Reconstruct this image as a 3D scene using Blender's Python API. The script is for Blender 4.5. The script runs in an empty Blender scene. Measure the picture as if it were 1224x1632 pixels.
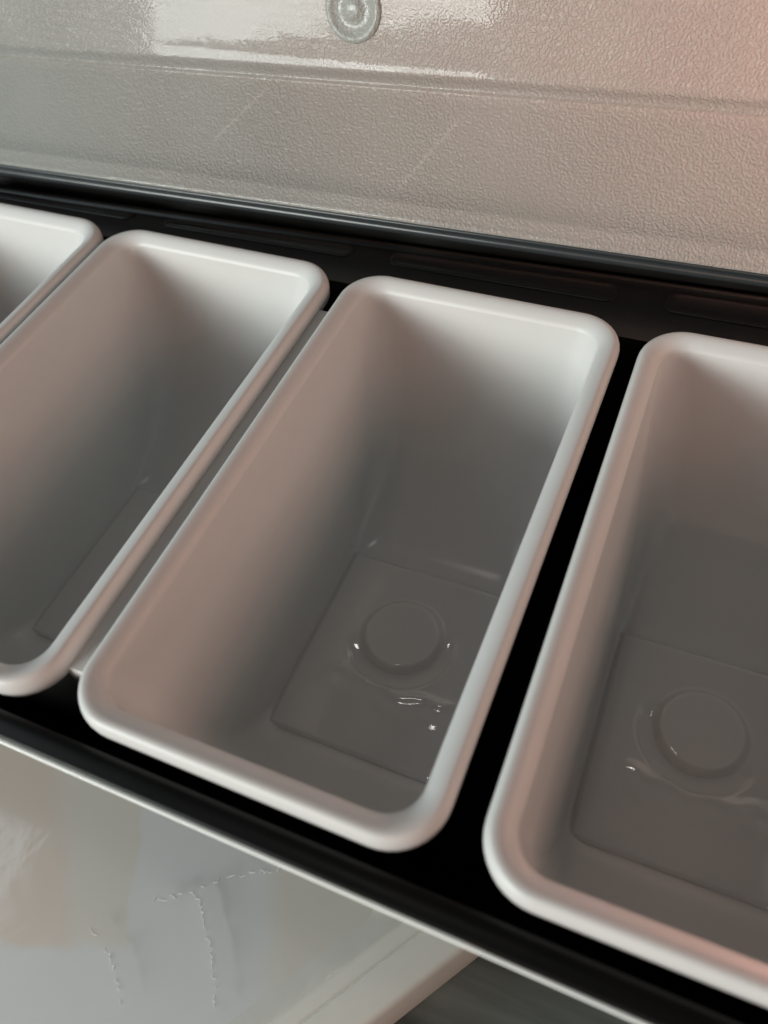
import bpy, bmesh, math, random
from mathutils import Vector, Matrix, noise as mnoise
random.seed(7)
scene = bpy.context.scene
COL = scene.collection

# ------------------------------------------------------------------ camera
CAM_POS = (0.12379, -0.04289, 0.18715)
AX = Vector((0.91696, 0.38917, -0.08793)).normalized()      # image right
AY = Vector((0.25913, -0.74849, -0.61043)).normalized()     # image down
AZ = Vector((-0.30338, 0.53695, -0.78718)).normalized()     # forward
cam = bpy.data.cameras.new('camera')
cam.sensor_fit = 'VERTICAL'; cam.sensor_height = 24.0; cam.sensor_width = 18.0
cam.lens = 24.0 * 1332.2 / 1632.0
cam.clip_start = 0.005; cam.clip_end = 50
cam.dof.use_dof = True; cam.dof.focus_distance = 0.28; cam.dof.aperture_fstop = 6.0
camo = bpy.data.objects.new('camera', cam); COL.objects.link(camo)
camo.matrix_world = Matrix(((AX.x, -AY.x, -AZ.x, CAM_POS[0]), (AX.y, -AY.y, -AZ.y, CAM_POS[1]),
                            (AX.z, -AY.z, -AZ.z, CAM_POS[2]), (0, 0, 0, 1)))
scene.camera = camo

# ------------------------------------------------------------------ light
world = bpy.data.worlds.new('World'); scene.world = world; world.use_nodes = True
bg = world.node_tree.nodes['Background']
bg.inputs[0].default_value = (0.75, 0.86, 0.9, 1); bg.inputs[1].default_value = 0.055

def area(name, direction, dist, sx, sy, power, color, target=(0.02, 0.1, 0.0), roll=0.0):
    l = bpy.data.lights.new(name, 'AREA'); l.shape = 'RECTANGLE'; l.size = sx; l.size_y = sy
    l.energy = power; l.color = color
    o = bpy.data.objects.new(name, l); COL.objects.link(o)
    d = Vector(direction).normalized()
    o.location = Vector(target) + d * dist
    o.rotation_euler = d.to_track_quat('Z', 'Y').to_euler()
    return o
area('window_light', (-0.50, -0.855, 0.180), 1.5, 0.70, 0.29, 23.0, (0.94, 1.0, 0.96))
area('cool_fill_light', (-0.80, -0.10, 0.60), 1.2, 0.8, 0.8, 2.9, (0.80, 0.95, 1.0))
area('warm_room_light', (0.91, 0.25, 0.44), 1.1, 0.8, 0.45, 4.2, (1.0, 0.65, 0.52))
area('warm_front_light', (0.30, -0.94, 0.20), 1.2, 0.60, 0.40, 2.0, (1.0, 0.55, 0.42))
area('warm_back_light', (0.10, 0.99, 0.04), 0.26, 0.20, 0.14, 3.4, (1.0, 0.43, 0.33), target=(0.225, 0.25, 0.055))  # unseen lamp added behind the lid to tint its right side pink
area('ceiling_spot', (-0.12, 0.02, 0.99), 1.6, 0.30, 0.03, 0.5, (1.0, 0.95, 0.9))
vs = scene.view_settings
vs.view_transform = 'Standard'; vs.look = 'None'; vs.exposure = 0.0; vs.gamma = 1.0
vs.use_curve_mapping = False
scene.cycles.use_denoising = True
scene.cycles.max_bounces = 8

# ------------------------------------------------------------------ helpers
def link(name, me, mat, parent=None, smooth=True):
    o = bpy.data.objects.new(name, me); COL.objects.link(o)
    if mat: me.materials.append(mat)
    if smooth:
        for p in me.polygons: p.use_smooth = True
    if parent: o.parent = parent
    return o
def empty(name, loc, label, cat, group=None, rz=0.0):
    o = bpy.data.objects.new(name, None); COL.objects.link(o); o.location = loc
    o.rotation_euler = (0, 0, rz); o.empty_display_size = 0.02
    o['label'] = label; o['category'] = cat
    if group: o['group'] = group
    return o
def mesh(name, v, f):
    me = bpy.data.meshes.new(name); me.from_pydata(v, [], f); me.update(); return me
def rrect(x0, x1, y0, y1, r, z, seg=8, side=6):
    """closed ring, counter-clockwise, same vertex count whatever the size"""
    r = min(r, (x1 - x0) / 2 - 1e-5, (y1 - y0) / 2 - 1e-5)
    cs = [((x1 - r, y0 + r), -90), ((x1 - r, y1 - r), 0), ((x0 + r, y1 - r), 90), ((x0 + r, y0 + r), 180)]
    arcs = []
    for (cx, cy), a0 in cs:
        arcs.append([(cx + r * math.cos(math.radians(a0 + 90 * i / seg)), cy + r * math.sin(math.radians(a0 + 90 * i / seg)), z) for i in range(seg + 1)])
    out = []
    for k in range(4):
        out += arcs[k]
        a, b = arcs[k][-1], arcs[(k + 1) % 4][0]
        for s in range(1, side):
            q = s / side
            out.append((a[0] + (b[0] - a[0]) * q, a[1] + (b[1] - a[1]) * q, z))
    return out
def loft(rings, cap_end=False, cap_start=False):
    v = []; f = []; n = len(rings[0])
    for r in rings: v += r
    for k in range(len(rings) - 1):
        for i in range(n):
            j = (i + 1) % n
            f.append((k * n + i, k * n + j, (k + 1) * n + j, (k + 1) * n + i))
    if cap_end: f.append(tuple(range((len(rings) - 1) * n, len(rings) * n)))
    if cap_start: f.append(tuple(reversed(range(n))))
    return v, f
def recalc(me, flip=False):
    bm = bmesh.new(); bm.from_mesh(me); bmesh.ops.recalc_face_normals(bm, faces=bm.faces)
    if flip: bmesh.ops.reverse_faces(bm, faces=bm.faces)
    bm.to_mesh(me); bm.free()
def box_mesh(name, x0, x1, y0, y1, z0, z1, bevel=0.0, seg=3):
    bm = bmesh.new(); bmesh.ops.create_cube(bm, size=1)
    for v in bm.verts:
        v.co = Vector(((x0 + x1) / 2 + v.co.x * (x1 - x0), (y0 + y1) / 2 + v.co.y * (y1 - y0), (z0 + z1) / 2 + v.co.z * (z1 - z0)))
    if bevel: bmesh.ops.bevel(bm, geom=bm.edges[:], offset=bevel, segments=seg, profile=0.5, affect='EDGES')
    me = bpy.data.meshes.new(name); bm.to_mesh(me); bm.free(); return me
def prism_x(name, prof, x0, x1, nx=1, fn=None):
    """closed (y, z) profile swept along x; fn(x, y, z) may bend it"""
    v = []; f = []; n = len(prof)
    for k in range(nx + 1):
        x = x0 + (x1 - x0) * k / nx
        for (y, z) in prof: v.append(fn(x, y, z) if fn else (x, y, z))
    for k in range(nx):
        for i in range(n):
            j = (i + 1) % n
            f.append((k * n + i, k * n + j, (k + 1) * n + j, (k + 1) * n + i))
    f.append(tuple(range(n))); f.append(tuple(range(nx * n, nx * n + n)))
    me = mesh(name, v, f); recalc(me); return me
def sharp(me, deg=40):
    me.set_sharp_from_angle(angle=math.radians(deg))

# ------------------------------------------------------------------ materials
def newmat(name):
    m = bpy.data.materials.new(name); m.use_nodes = True
    nt = m.node_tree; return m, nt, nt.nodes['Principled BSDF']
def N(nt, t, **kw):
    n = nt.nodes.new(t)
    for k, v in kw.items():
        if hasattr(n, k): setattr(n, k, v)
        else: n.inputs[k].default_value = v
    return n
def math_node(nt, op, a, b=None):
    n = nt.nodes.new('ShaderNodeMath'); n.operation = op
    for i, q in enumerate((a, b)):
        if q is None: continue
        if isinstance(q, (int, float)): n.inputs[i].default_value = q
        else: nt.links.new(q, n.inputs[i])
    return n.outputs[0]

def m_white(name='white_polypropylene', r0=0.15, r1=0.20):
    m, nt, b = newmat(name)
    co = N(nt, 'ShaderNodeTexCoord')
    n1 = N(nt, 'ShaderNodeTexNoise', Scale=900.0, Detail=2.0)
    n2 = N(nt, 'ShaderNodeTexNoise', Scale=35.0, Detail=3.0)
    for n in (n1, n2): nt.links.new(co.outputs['Object'], n.inputs['Vector'])
    r = N(nt, 'ShaderNodeMapRange'); r.inputs['To Min'].default_value = r0; r.inputs['To Max'].default_value = r1
    nt.links.new(n2.outputs[0], r.inputs['Value']); nt.links.new(r.outputs[0], b.inputs['Roughness'])
    bp = N(nt, 'ShaderNodeBump', Strength=0.08, Distance=0.0002); nt.links.new(n1.outputs[0], bp.inputs['Height'])
    mp = N(nt, 'ShaderNodeMapping'); mp.inputs['Scale'].default_value = (420, 420, 16); nt.links.new(co.outputs['Object'], mp.inputs['Vector'])
    n3 = N(nt, 'ShaderNodeTexNoise', Scale=1.0, Detail=3.0, Distortion=0.5); nt.links.new(mp.outputs[0], n3.inputs['Vector'])
    n4 = N(nt, 'ShaderNodeTexNoise', Scale=26.0, Detail=2.0); nt.links.new(co.outputs['Object'], n4.inputs['Vector'])
    dr = N(nt, 'ShaderNodeMapRange'); dr.inputs['From Min'].default_value = 0.5; dr.inputs['From Max'].default_value = 0.75; nt.links.new(n4.outputs[0], dr.inputs['Value'])
    bs = N(nt, 'ShaderNodeBump', Strength=0.10, Distance=0.0002); nt.links.new(math_node(nt, 'MULTIPLY', n3.outputs[0], dr.outputs[0]), bs.inputs['Height'])   # rub marks, in patches
    nt.links.new(bp.outputs[0], bs.inputs['Normal']); nt.links.new(bs.outputs[0], b.inputs['Normal'])
    wn = N(nt, 'ShaderNodeTexNoise', Scale=48.0, Detail=6.0, Roughness=0.7); nt.links.new(co.outputs['Object'], wn.inputs['Vector'])
    wc = N(nt, 'ShaderNodeMix', data_type='RGBA'); wc.inputs['A'].default_value = (0.63, 0.625, 0.61, 1); wc.inputs['B'].default_value = (0.685, 0.68, 0.665, 1)
    nt.links.new(wn.outputs[0], wc.inputs['Factor']); nt.links.new(wc.outputs['Result'], b.inputs['Base Color'])
    b.inputs['IOR'].default_value = 1.45
    return m
def m_black(name='black_gloss_plastic', c=0.005, sp=0.22):
    m, nt, b = newmat(name)
    co = N(nt, 'ShaderNodeTexCoord')
    n2 = N(nt, 'ShaderNodeTexNoise', Scale=60.0, Detail=4.0); nt.links.new(co.outputs['Object'], n2.inputs['Vector'])
    r = N(nt, 'ShaderNodeMapRange'); r.inputs['To Min'].default_value = 0.22; r.inputs['To Max'].default_value = 0.42
    nt.links.new(n2.outputs[0], r.inputs['Value']); nt.links.new(r.outputs[0], b.inputs['Roughness'])
    b.inputs['Base Color'].default_value = (c, c, c * 0.97, 1)
    b.inputs['Specular IOR Level'].default_value = sp
    return m
def m_trim():
    m, nt, b = newmat('pale_edge_plastic')
    b.inputs['Base Color'].default_value = (0.88, 0.91, 0.88, 1); b.inputs['Roughness'].default_value = 0.12  # opaque pale strip along the lip's front edge
    b.inputs['Transmission Weight'].default_value = 0.0
    n = N(nt, 'ShaderNodeTexNoise', Scale=120.0); bp = N(nt, 'ShaderNodeBump', Strength=0.1, Distance=0.0004)
    nt.links.new(n.outputs[0], bp.inputs['Height']); nt.links.new(bp.outputs[0], b.inputs['Normal'])
    return m
def m_lid(name='frosted_grained_plastic', k=0.84):
    m, nt, b = newmat(name)
    co = N(nt, 'ShaderNodeTexCoord')
    g = N(nt, 'ShaderNodeTexNoise', Scale=1150.0, Detail=0.0, Roughness=0.4, Distortion=0.0)
    nt.links.new(co.outputs['Object'], g.inputs['Vector'])
    ridge = g.outputs[0]
    ss = N(nt, 'ShaderNodeMapRange', interpolation_type='SMOOTHSTEP'); ss.inputs['From Min'].default_value = 0.31
    ss.inputs['From Max'].default_value = 0.69; ss.inputs['To Min'].default_value = 1.0; ss.inputs['To Max'].default_value = 0.0
    nt.links.new(ridge, ss.inputs['Value'])
    bp = N(nt, 'ShaderNodeBump', Strength=0.85, Distance=0.00028); wr = N(nt, 'ShaderNodeTexNoise', Scale=14.0, Detail=2.0); nt.links.new(co.outputs['Object'], wr.inputs['Vector'])
    wm = N(nt, 'ShaderNodeMapRange'); wm.inputs['From Min'].default_value = 0.35; wm.inputs['From Max'].default_value = 0.65; wm.inputs['To Min'].default_value = 0.35; wm.inputs['To Max'].default_value = 1.0
    nt.links.new(wr.outputs[0], wm.inputs['Value']); nt.links.new(math_node(nt, 'MULTIPLY', ss.outputs[0], wm.outputs[0]), bp.inputs['Height'])
    bp2 = N(nt, 'ShaderNodeBump', Strength=0.05, Distance=0.00008); nt.links.new(ss.outputs[0], bp2.inputs['Height'])
    w = N(nt, 'ShaderNodeTexNoise', Scale=22.0, Detail=3.0); nt.links.new(co.outputs['Object'], w.inputs['Vector'])
    bp3 = N(nt, 'ShaderNodeBump', Strength=0.12, Distance=0.003); nt.links.new(w.outputs[0], bp3.inputs['Height'])
    nt.links.new(bp3.outputs[0], bp2.inputs['Normal'])
    nt.links.new(bp.outputs[0], b.inputs['Normal']); nt.links.new(bp2.outputs[0], b.inputs['Coat Normal'])
    cl = N(nt, 'ShaderNodeMix', data_type='RGBA'); cl.inputs['A'].default_value = (k * 0.42, k * 0.445, k * 0.42, 1); cl.inputs['B'].default_value = (k * 0.51, k * 0.535, k * 0.505, 1)
    nt.links.new(w.outputs[0], cl.inputs['Factor'])
    sx = N(nt, 'ShaderNodeSeparateXYZ'); nt.links.new(co.outputs['Object'], sx.inputs[0]); diag = None
    for (xa, za, xb, zb) in ((0.0019, 0.0136, 0.0200, 0.0330), (-0.0800, 0.0195, -0.0608, 0.0348)):     # two long pale diagonal lines
        ln = math.hypot(xb - xa, zb - za); dx, dz = (xb - xa) / ln, (zb - za) / ln
        px = math_node(nt, 'SUBTRACT', sx.outputs[0], xa); pz = math_node(nt, 'SUBTRACT', sx.outputs[2], za)
        al = math_node(nt, 'ADD', math_node(nt, 'MULTIPLY', px, dx), math_node(nt, 'MULTIPLY', pz, dz))
        ac = math_node(nt, 'ABSOLUTE', math_node(nt, 'SUBTRACT', math_node(nt, 'MULTIPLY', px, dz), math_node(nt, 'MULTIPLY', pz, dx)))
        ac = math_node(nt, 'ADD', ac, math_node(nt, 'MULTIPLY', g.outputs[0], 0.0016))
        k = math_node(nt, 'MULTIPLY', math_node(nt, 'LESS_THAN', ac, 0.0013), math_node(nt, 'MULTIPLY', math_node(nt, 'GREATER_THAN', al, 0.0), math_node(nt, 'LESS_THAN', al, ln)))
        diag = k if diag is None else math_node(nt, 'MAXIMUM', diag, k)
    c2 = N(nt, 'ShaderNodeMix', data_type='RGBA'); c2.inputs['B'].default_value = (0.62, 0.61, 0.58, 1)
    nt.links.new(cl.outputs['Result'], c2.inputs['A']); nt.links.new(math_node(nt, 'MULTIPLY', diag, 0.45), c2.inputs['Factor'])
    nt.links.new(c2.outputs['Result'], b.inputs['Base Color'])
    b.inputs['Roughness'].default_value = 0.34; b.inputs['Specular IOR Level'].default_value = 0.5
    b.inputs['Coat Weight'].default_value = 0.26; b.inputs['Coat Roughness'].default_value = 0.03; b.inputs['Coat IOR'].default_value = 1.5
    tr = N(nt, 'ShaderNodeBsdfTranslucent'); tr.inputs[0].default_value = (0.66, 0.64, 0.59, 1)
    mx = N(nt, 'ShaderNodeMixShader'); mx.inputs[0].default_value = 0.42
    nt.links.new(b.outputs[0], mx.inputs[1]); nt.links.new(tr.outputs[0], mx.inputs[2])
    nt.links.new(mx.outputs[0], nt.nodes['Material Output'].inputs['Surface'])
    return m
def m_plain(name, col, rough, scale=200.0, var=0.1, bump=0.05, dist=0.0005, coat=0.0):
    m, nt, b = newmat(name)
    co = N(nt, 'ShaderNodeTexCoord')
    n = N(nt, 'ShaderNodeTexNoise', Scale=scale, Detail=4.0); nt.links.new(co.outputs['Object'], n.inputs['Vector'])
    mx = N(nt, 'ShaderNodeMix', data_type='RGBA')
    mx.inputs['A'].default_value = tuple(c * (1 - var) for c in col) + (1,); mx.inputs['B'].default_value = tuple(c * (1 + var) for c in col) + (1,)
    nt.links.new(n.outputs[0], mx.inputs['Factor']); nt.links.new(mx.outputs['Result'], b.inputs['Base Color'])
    bp = N(nt, 'ShaderNodeBump', Strength=bump, Distance=dist); nt.links.new(n.outputs[0], bp.inputs['Height'])
    nt.links.new(bp.outputs[0], b.inputs['Normal']); b.inputs['Roughness'].default_value = rough
    b.inputs['Coat Weight'].default_value = coat
    return m
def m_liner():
    """liner colours: warm grey, a cool grey field and a brown band, their edges uneven"""
    m, nt, b = newmat('patchy_liner')
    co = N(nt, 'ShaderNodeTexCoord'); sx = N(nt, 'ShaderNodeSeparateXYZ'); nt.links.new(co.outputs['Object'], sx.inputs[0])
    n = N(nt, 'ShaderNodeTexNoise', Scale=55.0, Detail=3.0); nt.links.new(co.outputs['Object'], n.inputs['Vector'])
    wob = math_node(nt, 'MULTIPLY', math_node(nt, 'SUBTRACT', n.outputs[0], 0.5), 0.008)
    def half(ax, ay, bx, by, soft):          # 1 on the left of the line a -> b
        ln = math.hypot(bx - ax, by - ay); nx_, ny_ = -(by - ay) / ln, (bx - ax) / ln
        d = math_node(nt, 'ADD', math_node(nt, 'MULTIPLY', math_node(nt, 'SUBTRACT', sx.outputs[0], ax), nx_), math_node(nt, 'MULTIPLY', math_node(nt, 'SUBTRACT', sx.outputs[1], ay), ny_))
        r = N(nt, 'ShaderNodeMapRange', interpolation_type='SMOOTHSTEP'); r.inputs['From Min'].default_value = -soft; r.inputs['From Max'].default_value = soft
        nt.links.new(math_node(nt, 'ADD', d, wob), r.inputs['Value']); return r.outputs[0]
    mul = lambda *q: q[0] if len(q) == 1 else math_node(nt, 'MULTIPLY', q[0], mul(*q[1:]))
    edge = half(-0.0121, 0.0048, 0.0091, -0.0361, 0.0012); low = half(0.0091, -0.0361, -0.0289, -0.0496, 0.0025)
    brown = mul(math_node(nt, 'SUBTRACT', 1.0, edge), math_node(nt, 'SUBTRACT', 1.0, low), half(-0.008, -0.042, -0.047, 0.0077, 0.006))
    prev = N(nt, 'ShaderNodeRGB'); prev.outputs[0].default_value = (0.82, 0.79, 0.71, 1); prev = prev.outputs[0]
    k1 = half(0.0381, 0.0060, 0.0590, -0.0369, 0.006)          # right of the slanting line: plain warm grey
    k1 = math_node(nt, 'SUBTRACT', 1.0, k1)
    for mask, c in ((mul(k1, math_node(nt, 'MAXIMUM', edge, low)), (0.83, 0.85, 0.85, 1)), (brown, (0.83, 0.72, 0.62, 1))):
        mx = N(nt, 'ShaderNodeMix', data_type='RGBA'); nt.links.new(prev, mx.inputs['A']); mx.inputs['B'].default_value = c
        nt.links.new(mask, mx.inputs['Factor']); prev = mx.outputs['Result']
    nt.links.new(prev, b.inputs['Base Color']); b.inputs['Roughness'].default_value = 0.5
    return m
def m_film():
    m, nt, b = newmat('clear_wrap_film')
    gl = N(nt, 'ShaderNodeBsdfGlossy'); gl.inputs['Roughness'].default_value = 0.12; gl.inputs['Color'].default_value = (0.95, 0.97, 1, 1)
    tp = N(nt, 'ShaderNodeBsdfTransparent'); tp.inputs[0].default_value = (0.97, 0.97, 0.97, 1)
    df = N(nt, 'ShaderNodeBsdfDiffuse'); df.inputs[0].default_value = (0.88, 0.88, 0.88, 1)
    co = N(nt, 'ShaderNodeTexCoord'); n = N(nt, 'ShaderNodeTexNoise', Scale=45.0, Detail=3.0, Distortion=0.8)
    nt.links.new(co.outputs['Object'], n.inputs['Vector'])
    bp = N(nt, 'ShaderNodeBump', Strength=0.14, Distance=0.002); nt.links.new(n.outputs[0], bp.inputs['Height'])
    for q in (gl,): nt.links.new(bp.outputs[0], q.inputs['Normal'])
    m0 = N(nt, 'ShaderNodeMixShader'); m0.inputs[0].default_value = 0.18
    nt.links.new(tp.outputs[0], m0.inputs[1]); nt.links.new(df.outputs[0], m0.inputs[2])
    m1 = N(nt, 'ShaderNodeMixShader'); m1.inputs[0].default_value = 0.07
    nt.links.new(m0.outputs[0], m1.inputs[1]); nt.links.new(gl.outputs[0], m1.inputs[2])
    nt.links.new(m1.outputs[0], nt.nodes['Material Output'].inputs['Surface'])
    return m
def m_table():
    m, nt, b = newmat('dark_streaked_table')
    co = N(nt, 'ShaderNodeTexCoord'); mp = N(nt, 'ShaderNodeMapping')
    mp.inputs['Rotation'].default_value = (0, 0, math.radians(-32)); mp.inputs['Scale'].default_value = (6, 60, 1)
    nt.links.new(co.outputs['Object'], mp.inputs['Vector'])
    n = N(nt, 'ShaderNodeTexNoise', Scale=1.0, Detail=4.0, Distortion=0.6); nt.links.new(mp.outputs[0], n.inputs['Vector'])
    r = N(nt, 'ShaderNodeValToRGB'); r.color_ramp.elements[0].position = 0.35; r.color_ramp.elements[1].position = 0.7
    r.color_ramp.elements[0].color = (0.06, 0.066, 0.06, 1); r.color_ramp.elements[1].color = (0.26, 0.275, 0.25, 1)
    nt.links.new(n.outputs[0], r.inputs[0]); nt.links.new(r.outputs[0], b.inputs['Base Color'])
    b.inputs['Roughness'].default_value = 0.3
    return m
WHITE, BLACK, TRIM, LID, FILM, TABLE = m_white(), m_black(), m_trim(), m_lid(), m_film(), m_table()
RIMWHITE = m_white('white_polypropylene_satin', 0.38, 0.5)
GLOSSWHITE = m_white('white_polypropylene_polished', 0.04, 0.08)
GLOSSWHITE.node_tree.nodes['Principled BSDF'].inputs['IOR'].default_value = 1.75
CHARCOAL = m_black('charcoal_plastic', 0.016, 0.45)
ROD = m_plain('dark_grey_rod', (0.035, 0.04, 0.042), 0.28, 90, 0.2)
PACK = m_plain('white_moulded_card', (0.83, 0.82, 0.75), 0.42, 150, 0.05)
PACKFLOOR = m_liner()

# ------------------------------------------------------------------ setting: table
TZ = -0.112
t = link('table_top', box_mesh('table_top', -0.75, 0.75, -0.45, 0.75, TZ - 0.03, TZ, 0.004), TABLE, smooth=False)
t['kind'] = 'structure'

# ------------------------------------------------------------------ tray
X0, X1 = -0.222, 0.216
tray = empty('condiment_tray', (0, 0.1, TZ), 'long black plastic tray holding the row of white inserts', 'tray')
def tp(name, me, mat, smooth=True, parent=tray, ang=40):
    o = link(name, me, mat, parent, smooth); o.matrix_parent_inverse = Matrix.Translation((0, -0.1, -TZ))
    if smooth: sharp(me, ang)
    return o
# front wall: overhanging lip, wall leaning back towards the foot
tp('front_wall', prism_x('front_wall', [(-0.0112, -0.0062), (-0.0106, -0.0050), (-0.0092, -0.0045), (-0.0062, -0.0047), (-0.0048, -0.0055), (-0.0046, -0.0075),
    (0.0000, -0.030), (0.0310, -0.108), (0.0280, -0.108), (-0.004, -0.031), (-0.0070, -0.0085), (-0.0104, -0.0082)], X0, X1, 1, lambda x, y, z: (x, y + 0.0013, z)), BLACK)
tp('edge_trim', prism_x('edge_trim', [(-0.0114, -0.0078), (-0.0119, -0.0077), (-0.0121, -0.0071), (-0.0118, -0.0065), (-0.0113, -0.0065)], X0, X1, 1, lambda x, y, z: (x, y + 0.0013, z)), TRIM)
def ybk(x): return 0.047 * (x + 0.02)          # the hinge line runs slightly askew
tp('back_wall', prism_x('back_wall', [(0.1895, -0.0105), (0.2130, -0.0105), (0.2138, -0.0098), (0.2146, -0.0092), (0.2156, -0.0092), (0.2162, -0.0100),
    (0.2166, -0.0150), (0.2185, -0.0150), (0.2195, 0.0030), (0.2210, 0.0030), (0.2210, -0.0180), (0.2100, -0.0180), (0.188, -0.108), (0.185, -0.108), (0.1895, -0.030)], X0, X1, 12,  # upright behind the rod added to block the back lamp's leak under the lid
    lambda x, y, z: (x, y + (ybk(x) if y > 0.19 and z > -0.05 else 0.0), z)), CHARCOAL)
for x in (X0, X1 - 0.003):
    tp('end_wall', box_mesh('end_wall', x, x + 0.003, -0.0075, 0.1995, -0.108, -0.0090, 0.0008), BLACK, False)
tp('bottom', box_mesh('bottom', X0 + 0.001, X1 - 0.001, 0.0305, 0.1855, -0.1115, -0.1082), BLACK, False)
# shallow raised panels along the back ledge, one behind each insert
for cx in (-0.163, -0.059, 0.045, 0.150):
    y0 = 0.2042; y1 = 0.2120
    rings = [rrect(cx - 0.044, cx + 0.044, y0, y1, 0.0055, -0.0108), rrect(cx - 0.044, cx + 0.044, y0, y1, 0.0055, -0.0101),
             rrect(cx - 0.0434, cx + 0.0434, y0 + 0.0006, y1 - 0.0006, 0.0050, -0.0098), rrect(cx - 0.0425, cx + 0.0425, y0 + 0.0015, y1 - 0.0015, 0.004, -0.0099), rrect(cx - 0.0415, cx + 0.0415, y0 + 0.0022, y1 - 0.0022, 0.003, -0.0102)]
    rings = [[(x, y + (ybk(x) if y > 0.209 else ybk(x) * 0.4), z) for x, y, z in r] for r in rings]
    v, f = loft(rings, cap_end=True); me = mesh('ledge_panel', v, f); recalc(me); tp('ledge_panel', me, CHARCOAL)
# hinge rod and the bead above it
def rod(name, r, y, z):
    bm = bmesh.new(); bmesh.ops.create_cone(bm, cap_ends=True, segments=24, radius1=r, radius2=r, depth=0.43,
        matrix=Matrix.Translation((-0.003, y, z)) @ Matrix.Rotation(math.atan(0.036), 4, 'Z') @ Matrix.Rotation(math.pi / 2, 4, 'Y'))
    me = bpy.data.meshes.new(name); bm.to_mesh(me); bm.free(); tp(name, me, ROD)
rod('hinge_rod', 0.0020, 0.2119, 0.0015)
rod('hinge_bead', 0.0009, 0.2112, 0.0042)

# ------------------------------------------------------------------ inserts
W, L = 0.1013, 0.187
def ring(ix, yf, yb, r, z, seg=10): return rrect(ix, W - ix, yf, L - yb, r, z, seg, 8)
RIM_IN = 0.0072
def rim_mesh():
    rings = [ring(0.0026, 0.0026, 0.0026, 0.0126, -0.0072), ring(0.0012, 0.0012, 0.0012, 0.0138, -0.0076), ring(0.0003, 0.0003, 0.0003, 0.0147, -0.0072)]
    rings.append(ring(0.0, 0.0, 0.0, 0.0150, -0.0040))
    for k in range(1, 8):            # outer roll
        a = math.radians(90 * k / 8); i = 0.0022 * (1 - math.cos(a)); z = -0.0040 + 0.0040 * math.sin(a)
        rings.append(ring(i, i, i, 0.0150 - i, z))
    for i, z in ((0.0022, 0.0), (0.0032, -0.0001), (0.0043, -0.0005), (0.0054, -0.0012), (0.0064, -0.0021), (0.0069, -0.0027), (RIM_IN, -0.0036)):
        rings.append(ring(i, i, i, 0.0150 - i * 0.76, z))
    v, f = loft(rings); me = mesh('rim', v, f); recalc(me); return me
FZ = -0.0896
def basin_mesh():
    prof = [  # inset x, inset front, inset back, corner radius, z
        (RIM_IN, RIM_IN, RIM_IN, 0.0095, -0.0036), (0.0076, 0.0076, 0.0077, 0.0102, -0.0065), (0.0087, 0.0088, 0.0092, 0.0115, -0.018), (0.0100, 0.0106, 0.0116, 0.0125, -0.032),
        (0.0113, 0.0130, 0.0150, 0.013, -0.046), (0.0125, 0.0160, 0.0200, 0.0125, -0.058), (0.0137, 0.0192, 0.0255, 0.013, -0.067), (0.0143, 0.0235, 0.0325, 0.013, -0.0745),
        (0.0149, 0.0290, 0.0405, 0.012, -0.081), (0.0156, 0.0350, 0.0490, 0.011, -0.0855), (0.0163, 0.0400, 0.0550, 0.010, -0.0880), (0.0172, 0.0440, 0.0595, 0.009, FZ)]
    rings = [ring(a, b, c, r, z) for a, b, c, r, z in prof]
    n = len(rings[0])
    v, f = loft(rings, cap_end=True)
    # outer skin, from just inside the rim roll down to the foot
    base = len(v); outer = [(0.0026, 0.0026, 0.0026, 0.0126, -0.0070)] + [(a - 0.0018, b - 0.0018, c - 0.0018, r + 0.001, z - 0.0014) for a, b, c, r, z in prof[1:]]
    v2, f2 = loft([ring(*q) for q in outer], cap_end=True)
    v += v2; f += [tuple(i + base for i in q) for q in f2]
    me = mesh('basin', v, f)
    bm = bmesh.new(); bm.from_mesh(me)
    bm.faces.ensure_lookup_table()
    ctr = Vector((W / 2, L / 2, -0.03))
    for i, fc in enumerate(bm.faces):
        inward = (ctr - fc.calc_center_median()).dot(fc.normal) > 0
        want_in = i < len(f) - len(f2)
        if inward != want_in: fc.normal_flip()
    bm.to_mesh(me); bm.free(); return me
def smooth01(a, b, x):
    q = max(0.0, min(1.0, (x - a) / (b - a))); return q * q * (3 - 2 * q)
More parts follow.
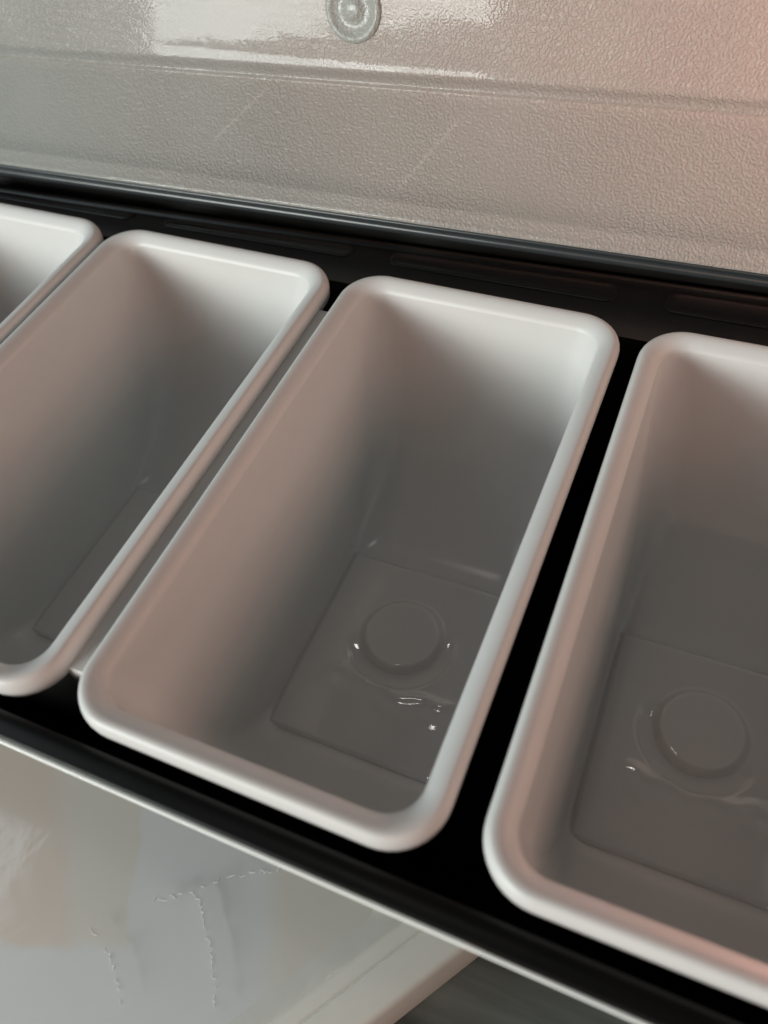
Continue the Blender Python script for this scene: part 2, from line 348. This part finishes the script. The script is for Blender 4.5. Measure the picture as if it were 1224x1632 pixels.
def pad_mesh(ph=0.0):
    x0, x1, y0, y1 = 0.0178, W - 0.0178, 0.0447, 0.1228
    nx, ny = 120, 190; v = []; f = []
    cx, cy = W / 2, 0.0930
    for j in range(ny + 1):
        for i in range(nx + 1):
            x = x0 + (x1 - x0) * i / nx; y = y0 + (y1 - y0) * j / ny
            e = min(x - x0, x1 - x, y - y0, y1 - y)
            h = 0.0009 * smooth01(-0.0001, 0.0016, e)
            h += 0.0024 * smooth01(0.0165, 0.0128, math.hypot(x - cx, y - cy))
            r = math.hypot(x - cx, y - cy)
            h -= 0.0026 * smooth01(0.0130, 0.0165, r) * smooth01(0.0222, 0.0185, r) * smooth01(-0.2, 0.8, ((cy - y) * 0.9 + (x - cx) * (0.35 - 0.5 * ph)) / (r + 1e-6))
            if True:   # sink mark: a wavy ridge in front of the disc
                yr = cy - 0.0210 + 0.0012 * math.sin((x - 0.03) * 160 + ph) + 0.0007 * math.sin((x - 0.03) * (390 + 60 * ph) + ph)
                h += 0.0008 * math.exp(-((y - yr) / 0.0021) ** 2) * smooth01(0.026, 0.034, x) * smooth01(0.082, 0.074, x)
                h += 0.0004 * math.exp(-((y - yr + 0.0065) / 0.003) ** 2) * smooth01(0.024, 0.032, x)
            h += 0.00012 * mnoise.noise(Vector((x * 90, y * 90, 3.1 + ph)))
            v.append((x, y, FZ + 0.0002 + h))
    for j in range(ny):
        for i in range(nx):
            a = j * (nx + 1) + i; f.append((a, a + 1, a + nx + 2, a + nx + 1))
    return mesh('base_pad', v, f)
RIM_ME, BASIN_ME, PAD_ME, PAD_B = rim_mesh(), basin_mesh(), pad_mesh(), pad_mesh(1.3)
FLANGE = box_mesh('side_flange', W - 0.0022, W + 0.0002, 0.0165, L - 0.021, -0.034, -0.0060, 0.0003, 2)
FLANGE_LONG = box_mesh('side_flange', W - 0.0022, W + 0.0046, 0.0130, L - 0.020, -0.060, -0.0055, 0.0004, 2)
for me in (RIM_ME, BASIN_ME, PAD_ME, PAD_B, FLANGE, FLANGE_LONG):
    me.materials.append(GLOSSWHITE if me in (PAD_ME, PAD_B) else RIMWHITE if me is RIM_ME else WHITE)
    for p in me.polygons: p.use_smooth = True
sharp(BASIN_ME, 60)
for (x, y, rz, label) in (
        (-0.2140, 0.0000, 0.0, 'leftmost white plastic insert, cut off by the left edge'),
        (-0.1108, 0.0000, -0.003, 'white plastic insert with warm brown shade, second from the left'),
        (-0.0034, 0.0, 0.0, 'white plastic insert in the middle, shown whole, round disc in its base'),
        (0.1060, 0.0002, 0.013, 'rightmost white plastic insert, past the wide black gap')):
    e = empty('white_insert', (x, y, 0), label, 'insert', 'white inserts in the black tray', rz)
    for nm, me in (('rim', RIM_ME), ('basin', BASIN_ME), ('base_pad', PAD_B if x > 0.05 or x < -0.2 else PAD_ME)) + ((('side_flange', FLANGE_LONG if x > -0.2 else FLANGE),) if x < -0.05 else ()):
        o = bpy.data.objects.new(nm, me); COL.objects.link(o); o.parent = e

# ------------------------------------------------------------------ lid, swung open behind
lid = empty('open_lid', (0, 0.21, 0.0), 'frosted clear plastic lid with grained surface, swung open behind the tray', 'lid')
def hinge(x): return Vector((x, 0.2045 + 0.0344 * (x + 0.184), 0.005))
def rib(x): return Vector((x, 0.2392 + 0.0196 * (x + 0.194), 0.036 + 0.0237 * (x + 0.194)))
UP = Vector((0, math.sin(math.radians(14)), math.cos(math.radians(14))))
UPN = Vector((0, -math.cos(math.radians(14)), math.sin(math.radians(14))))
def lid_profile(x):
    h, r = hinge(x), rib(x); d = (r - h); ln = d.length; d.normalize(); n = Vector((0, -d.z, d.y)).normalized()
    pts = [h + Vector((0, 0.0016, -0.0024)), h + Vector((0, 0.0006, -0.0012)), h + Vector((0, 0.0, 0.0003))]
    for q in (0.035, 0.07, 0.12, 0.14, 0.16, 0.3, 0.45, 0.6, 0.75, 0.88, 0.94):
        bul = 0.0007 * math.exp(-((q - 0.13) / 0.03) ** 2)
        pts.append(h + d * ln * q + n * (bul - 0.0012 * math.sin(q * math.pi)) + Vector((0, 0, 0.0006)))
    n2 = (n + UPN).normalized()
    pts += [r - d * 0.0016 + n * 0.0005, r - d * 0.0011 + n2 * 0.0014, r + n2 * 0.0015, r + UP * 0.0018 + UPN * 0.0011, r + UP * 0.0024 + UPN * 0.0001, r + UP * 0.0040 - UPN * 0.0002]
    for q in (0.008, 0.014, 0.022, 0.03, 0.045, 0.06, 0.08, 0.1, 0.112):
        pts.append(r + UP * q + UPN * 0.0012 * math.sin(q / 0.112 * math.pi * 1.0) * math.sin(x * 14 + 0.6))
    return pts
nx = 60; v = []; f = []
for k in range(nx + 1):
    x = -0.232 + 0.452 * k / nx; pr = lid_profile(x); m_ = len(pr); v += [tuple(q) for q in pr]
for k in range(nx):
    for i in range(m_ - 1): f.append((k * m_ + i, (k + 1) * m_ + i, (k + 1) * m_ + i + 1, k * m_ + i + 1))
me = mesh('lid_panel', v, f)
lp = link('lid_panel', me, LID, lid); lp.matrix_parent_inverse = Matrix.Translation((0, -0.21, 0))
if me.polygons[10].normal.y > 0: me.flip_normals()
sm = lp.modifiers.new('thickness', 'SOLIDIFY'); sm.thickness = 0.0018; sm.offset = -1
# moulding disc on the upper panel
c = rib(-0.0235) + UP * 0.0232 + UPN * 0.0004
U = Vector((1, 0.0196, 0)).normalized(); rings = []
for rr, hh in ((0.0096, -0.001), (0.0095, 0.0002), (0.0090, 0.0011), (0.0080, 0.0013), (0.0072, 0.0008), (0.0066, 0.0003), (0.0045, 0.0002), (0.0032, 0.0003), (0.0026, 0.0010), (0.0014, 0.0012)):
    rr *= 1.15; rings.append([tuple(c + U * rr * math.cos(a) + UP * rr * math.sin(a) + UPN * hh) for a in [2 * math.pi * i / 40 for i in range(40)]])
vv, ff = loft(rings, cap_end=True); me = mesh('moulding_disc', vv, ff); recalc(me)
if sum(p.normal.y * p.area for p in me.polygons) > 0: me.flip_normals()
o = link('moulding_disc', me, m_lid('frosted_disc_plastic', 1.2), lid); o.matrix_parent_inverse = Matrix.Translation((0, -0.21, 0))

# ------------------------------------------------------------------ film-wrapped package in front
PZ = -0.085
pack = empty('wrapped_package', (0.02, -0.03, TZ), 'flat white-rimmed package under crinkled clear film, in front of the tray', 'package')
INV = Matrix.Translation((-0.02, 0.03, -TZ))
EDGE_K = (0.55, 1.0, 1.0, 1.0)
def offset_poly(poly, d):
    """move every edge inwards by d times its own factor"""
    n = len(poly); lines = []
    for i in range(n):
        a, b = Vector(poly[i]), Vector(poly[(i + 1) % n]); e = (b - a).normalized()
        lines.append((a + Vector((-e.y, e.x)) * d * EDGE_K[i], e))
    out = []
    for i in range(n):
        (p, e), (q, g) = lines[i - 1], lines[i]
        den = e.x * g.y - e.y * g.x; w = q - p
        out.append(tuple(p + e * ((w.x * g.y - w.y * g.x) / den)))
    return out
def round_poly(poly, r, seg=8):
    n = len(poly); out = []
    for i in range(n):
        p0, p1, p2 = Vector(poly[i - 1]), Vector(poly[i]), Vector(poly[(i + 1) % n])
        a = p1 + (p0 - p1).normalized() * r; b = p1 + (p2 - p1).normalized() * r
        for k in range(seg + 1):
            q = k / seg; out.append(tuple((1 - q) ** 2 * a + 2 * q * (1 - q) * p1 + q * q * b))
    return out
outer = [(0.1150, 0.0175), (-0.120, 0.0175), (-0.120, -0.095), (0.0410, -0.095)]      # counter-clockwise
def pring(d, r, z): return [(x, y, z) for x, y in round_poly(offset_poly(outer, d), r)]
rings = [pring(0.0, 0.004, TZ + 0.0005), pring(0.0, 0.004, PZ - 0.002), pring(0.0008, 0.004, PZ - 0.0006), pring(0.002, 0.004, PZ), pring(0.0108, 0.006, PZ - 0.0004),
         pring(0.0112, 0.006, PZ - 0.0011), pring(0.0117, 0.006, PZ - 0.0010), pring(0.0121, 0.006, PZ - 0.0003), pring(0.0150, 0.007, PZ - 0.0002), pring(0.0185, 0.008, PZ - 0.0006), pring(0.0240, 0.009, PZ - 0.0020)]
vv, ff = loft(rings); me = mesh('frame', vv, ff); recalc(me)
if sum(p.normal.z * p.area for p in me.polygons) < 0: me.flip_normals()
o = link('frame', me, PACK, pack); o.matrix_parent_inverse = INV; sharp(me, 50)
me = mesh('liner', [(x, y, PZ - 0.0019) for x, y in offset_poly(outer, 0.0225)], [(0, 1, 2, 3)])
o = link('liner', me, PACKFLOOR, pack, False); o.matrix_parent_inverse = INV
# film: sheet with raised crinkles
path = [(0.0202, -0.0150), (0.0245, -0.0165), (0.0285, -0.0205), (0.0310, -0.0240), (0.0345, -0.0265), (0.0375, -0.0310), (0.0405, -0.0345), (0.0430, -0.0400)]
path2 = [(0.0105, -0.0215), (0.0140, -0.0205), (0.0175, -0.0165), (0.0202, -0.0150), (0.0270, -0.0090), (0.0330, -0.0050), (0.0440, 0.0020)]
path4 = [(-0.012, -0.0370), (-0.004, -0.0360), (0.006, -0.0395), (0.012, -0.0440), (0.018, -0.0500)]
inner = offset_poly(outer, 0.0165)
bm = bmesh.new()
gx, gy = 90, 60; grid = {}
ymax, ymin = inner[0][1], inner[2][1]
for j in range(gy + 1):
    y = ymin + (ymax - ymin) * j / gy
    xr = inner[3][0] + (inner[0][0] - inner[3][0]) * j / gy; xl = -0.112
    for i in range(gx + 1):
        x = xl + (xr - xl) * i / gx
        h = 0
        h += 0.00015 * mnoise.noise(Vector((x * 25, y * 45, 5))) + 0.00003 * mnoise.noise(Vector((x * 160, y * 160, 2)))
        grid[i, j] = bm.verts.new((x, y, PZ + 0.0004 + h * min(1.0, (xr - x) / 0.006)))
for j in range(gy):
    for i in range(gx): bm.faces.new((grid[i, j], grid[i + 1, j], grid[i + 1, j + 1], grid[i, j + 1]))
me = bpy.data.meshes.new('film'); bm.to_mesh(me); bm.free()
film = link('film', me, FILM, pack); film.matrix_parent_inverse = INV
CREASE = m_plain('crease_glint_white', (0.95, 0.95, 0.94), 0.25, 800, 0.1)
def crease(pa, amp, rad, keep, seed, mat=CREASE):
    # a thin jagged ribbon with the crease's bright glint put into its white colour, broken where `keep` says so
    rnd = random.Random(seed); pts = []
    for a, b in zip(pa, pa[1:]):
        a = Vector(a); b = Vector(b); n = max(3, int((b - a).length / 0.0007))
        for k in range(n):
            q = a.lerp(b, k / n); t_ = (b - a).normalized(); sd = Vector((-t_.y, t_.x))
            pts.append(q + sd * rnd.uniform(-amp, amp) + t_ * rnd.uniform(-amp, amp) * 0.6)
    v = []; f = []
    for k in range(len(pts) - 1):
        if mnoise.noise(Vector((k * 0.37, seed * 3.3, 0))) > keep: continue
        a, b = pts[k], pts[k + 1]; t_ = (b - a).normalized(); sd = Vector((-t_.y, t_.x)) * rad * rnd.uniform(0.5, 1.3); z = PZ + 0.0006 + 0.0002 * rnd.random(); i0 = len(v)
        for p in (a, b): v += [(p.x - sd.x, p.y - sd.y, z), (p.x + sd.x, p.y + sd.y, z)]
        for p in (a, b): v += [(p.x - sd.x, p.y - sd.y, z - 0.0004), (p.x + sd.x, p.y + sd.y, z - 0.0004)]
        f += [(i0, i0 + 1, i0 + 3, i0 + 2), (i0, i0 + 2, i0 + 6, i0 + 4), (i0 + 1, i0 + 5, i0 + 7, i0 + 3)]
    me = mesh('crease', v, f); recalc(me)
    link('crease', me, mat, film, False)
crease(path, 0.0005, 0.00010, 0.30, 1)
crease(path2, 0.0008, 0.00012, -0.1, 2)
crease(path4, 0.0005, 0.00008, -0.1, 4)
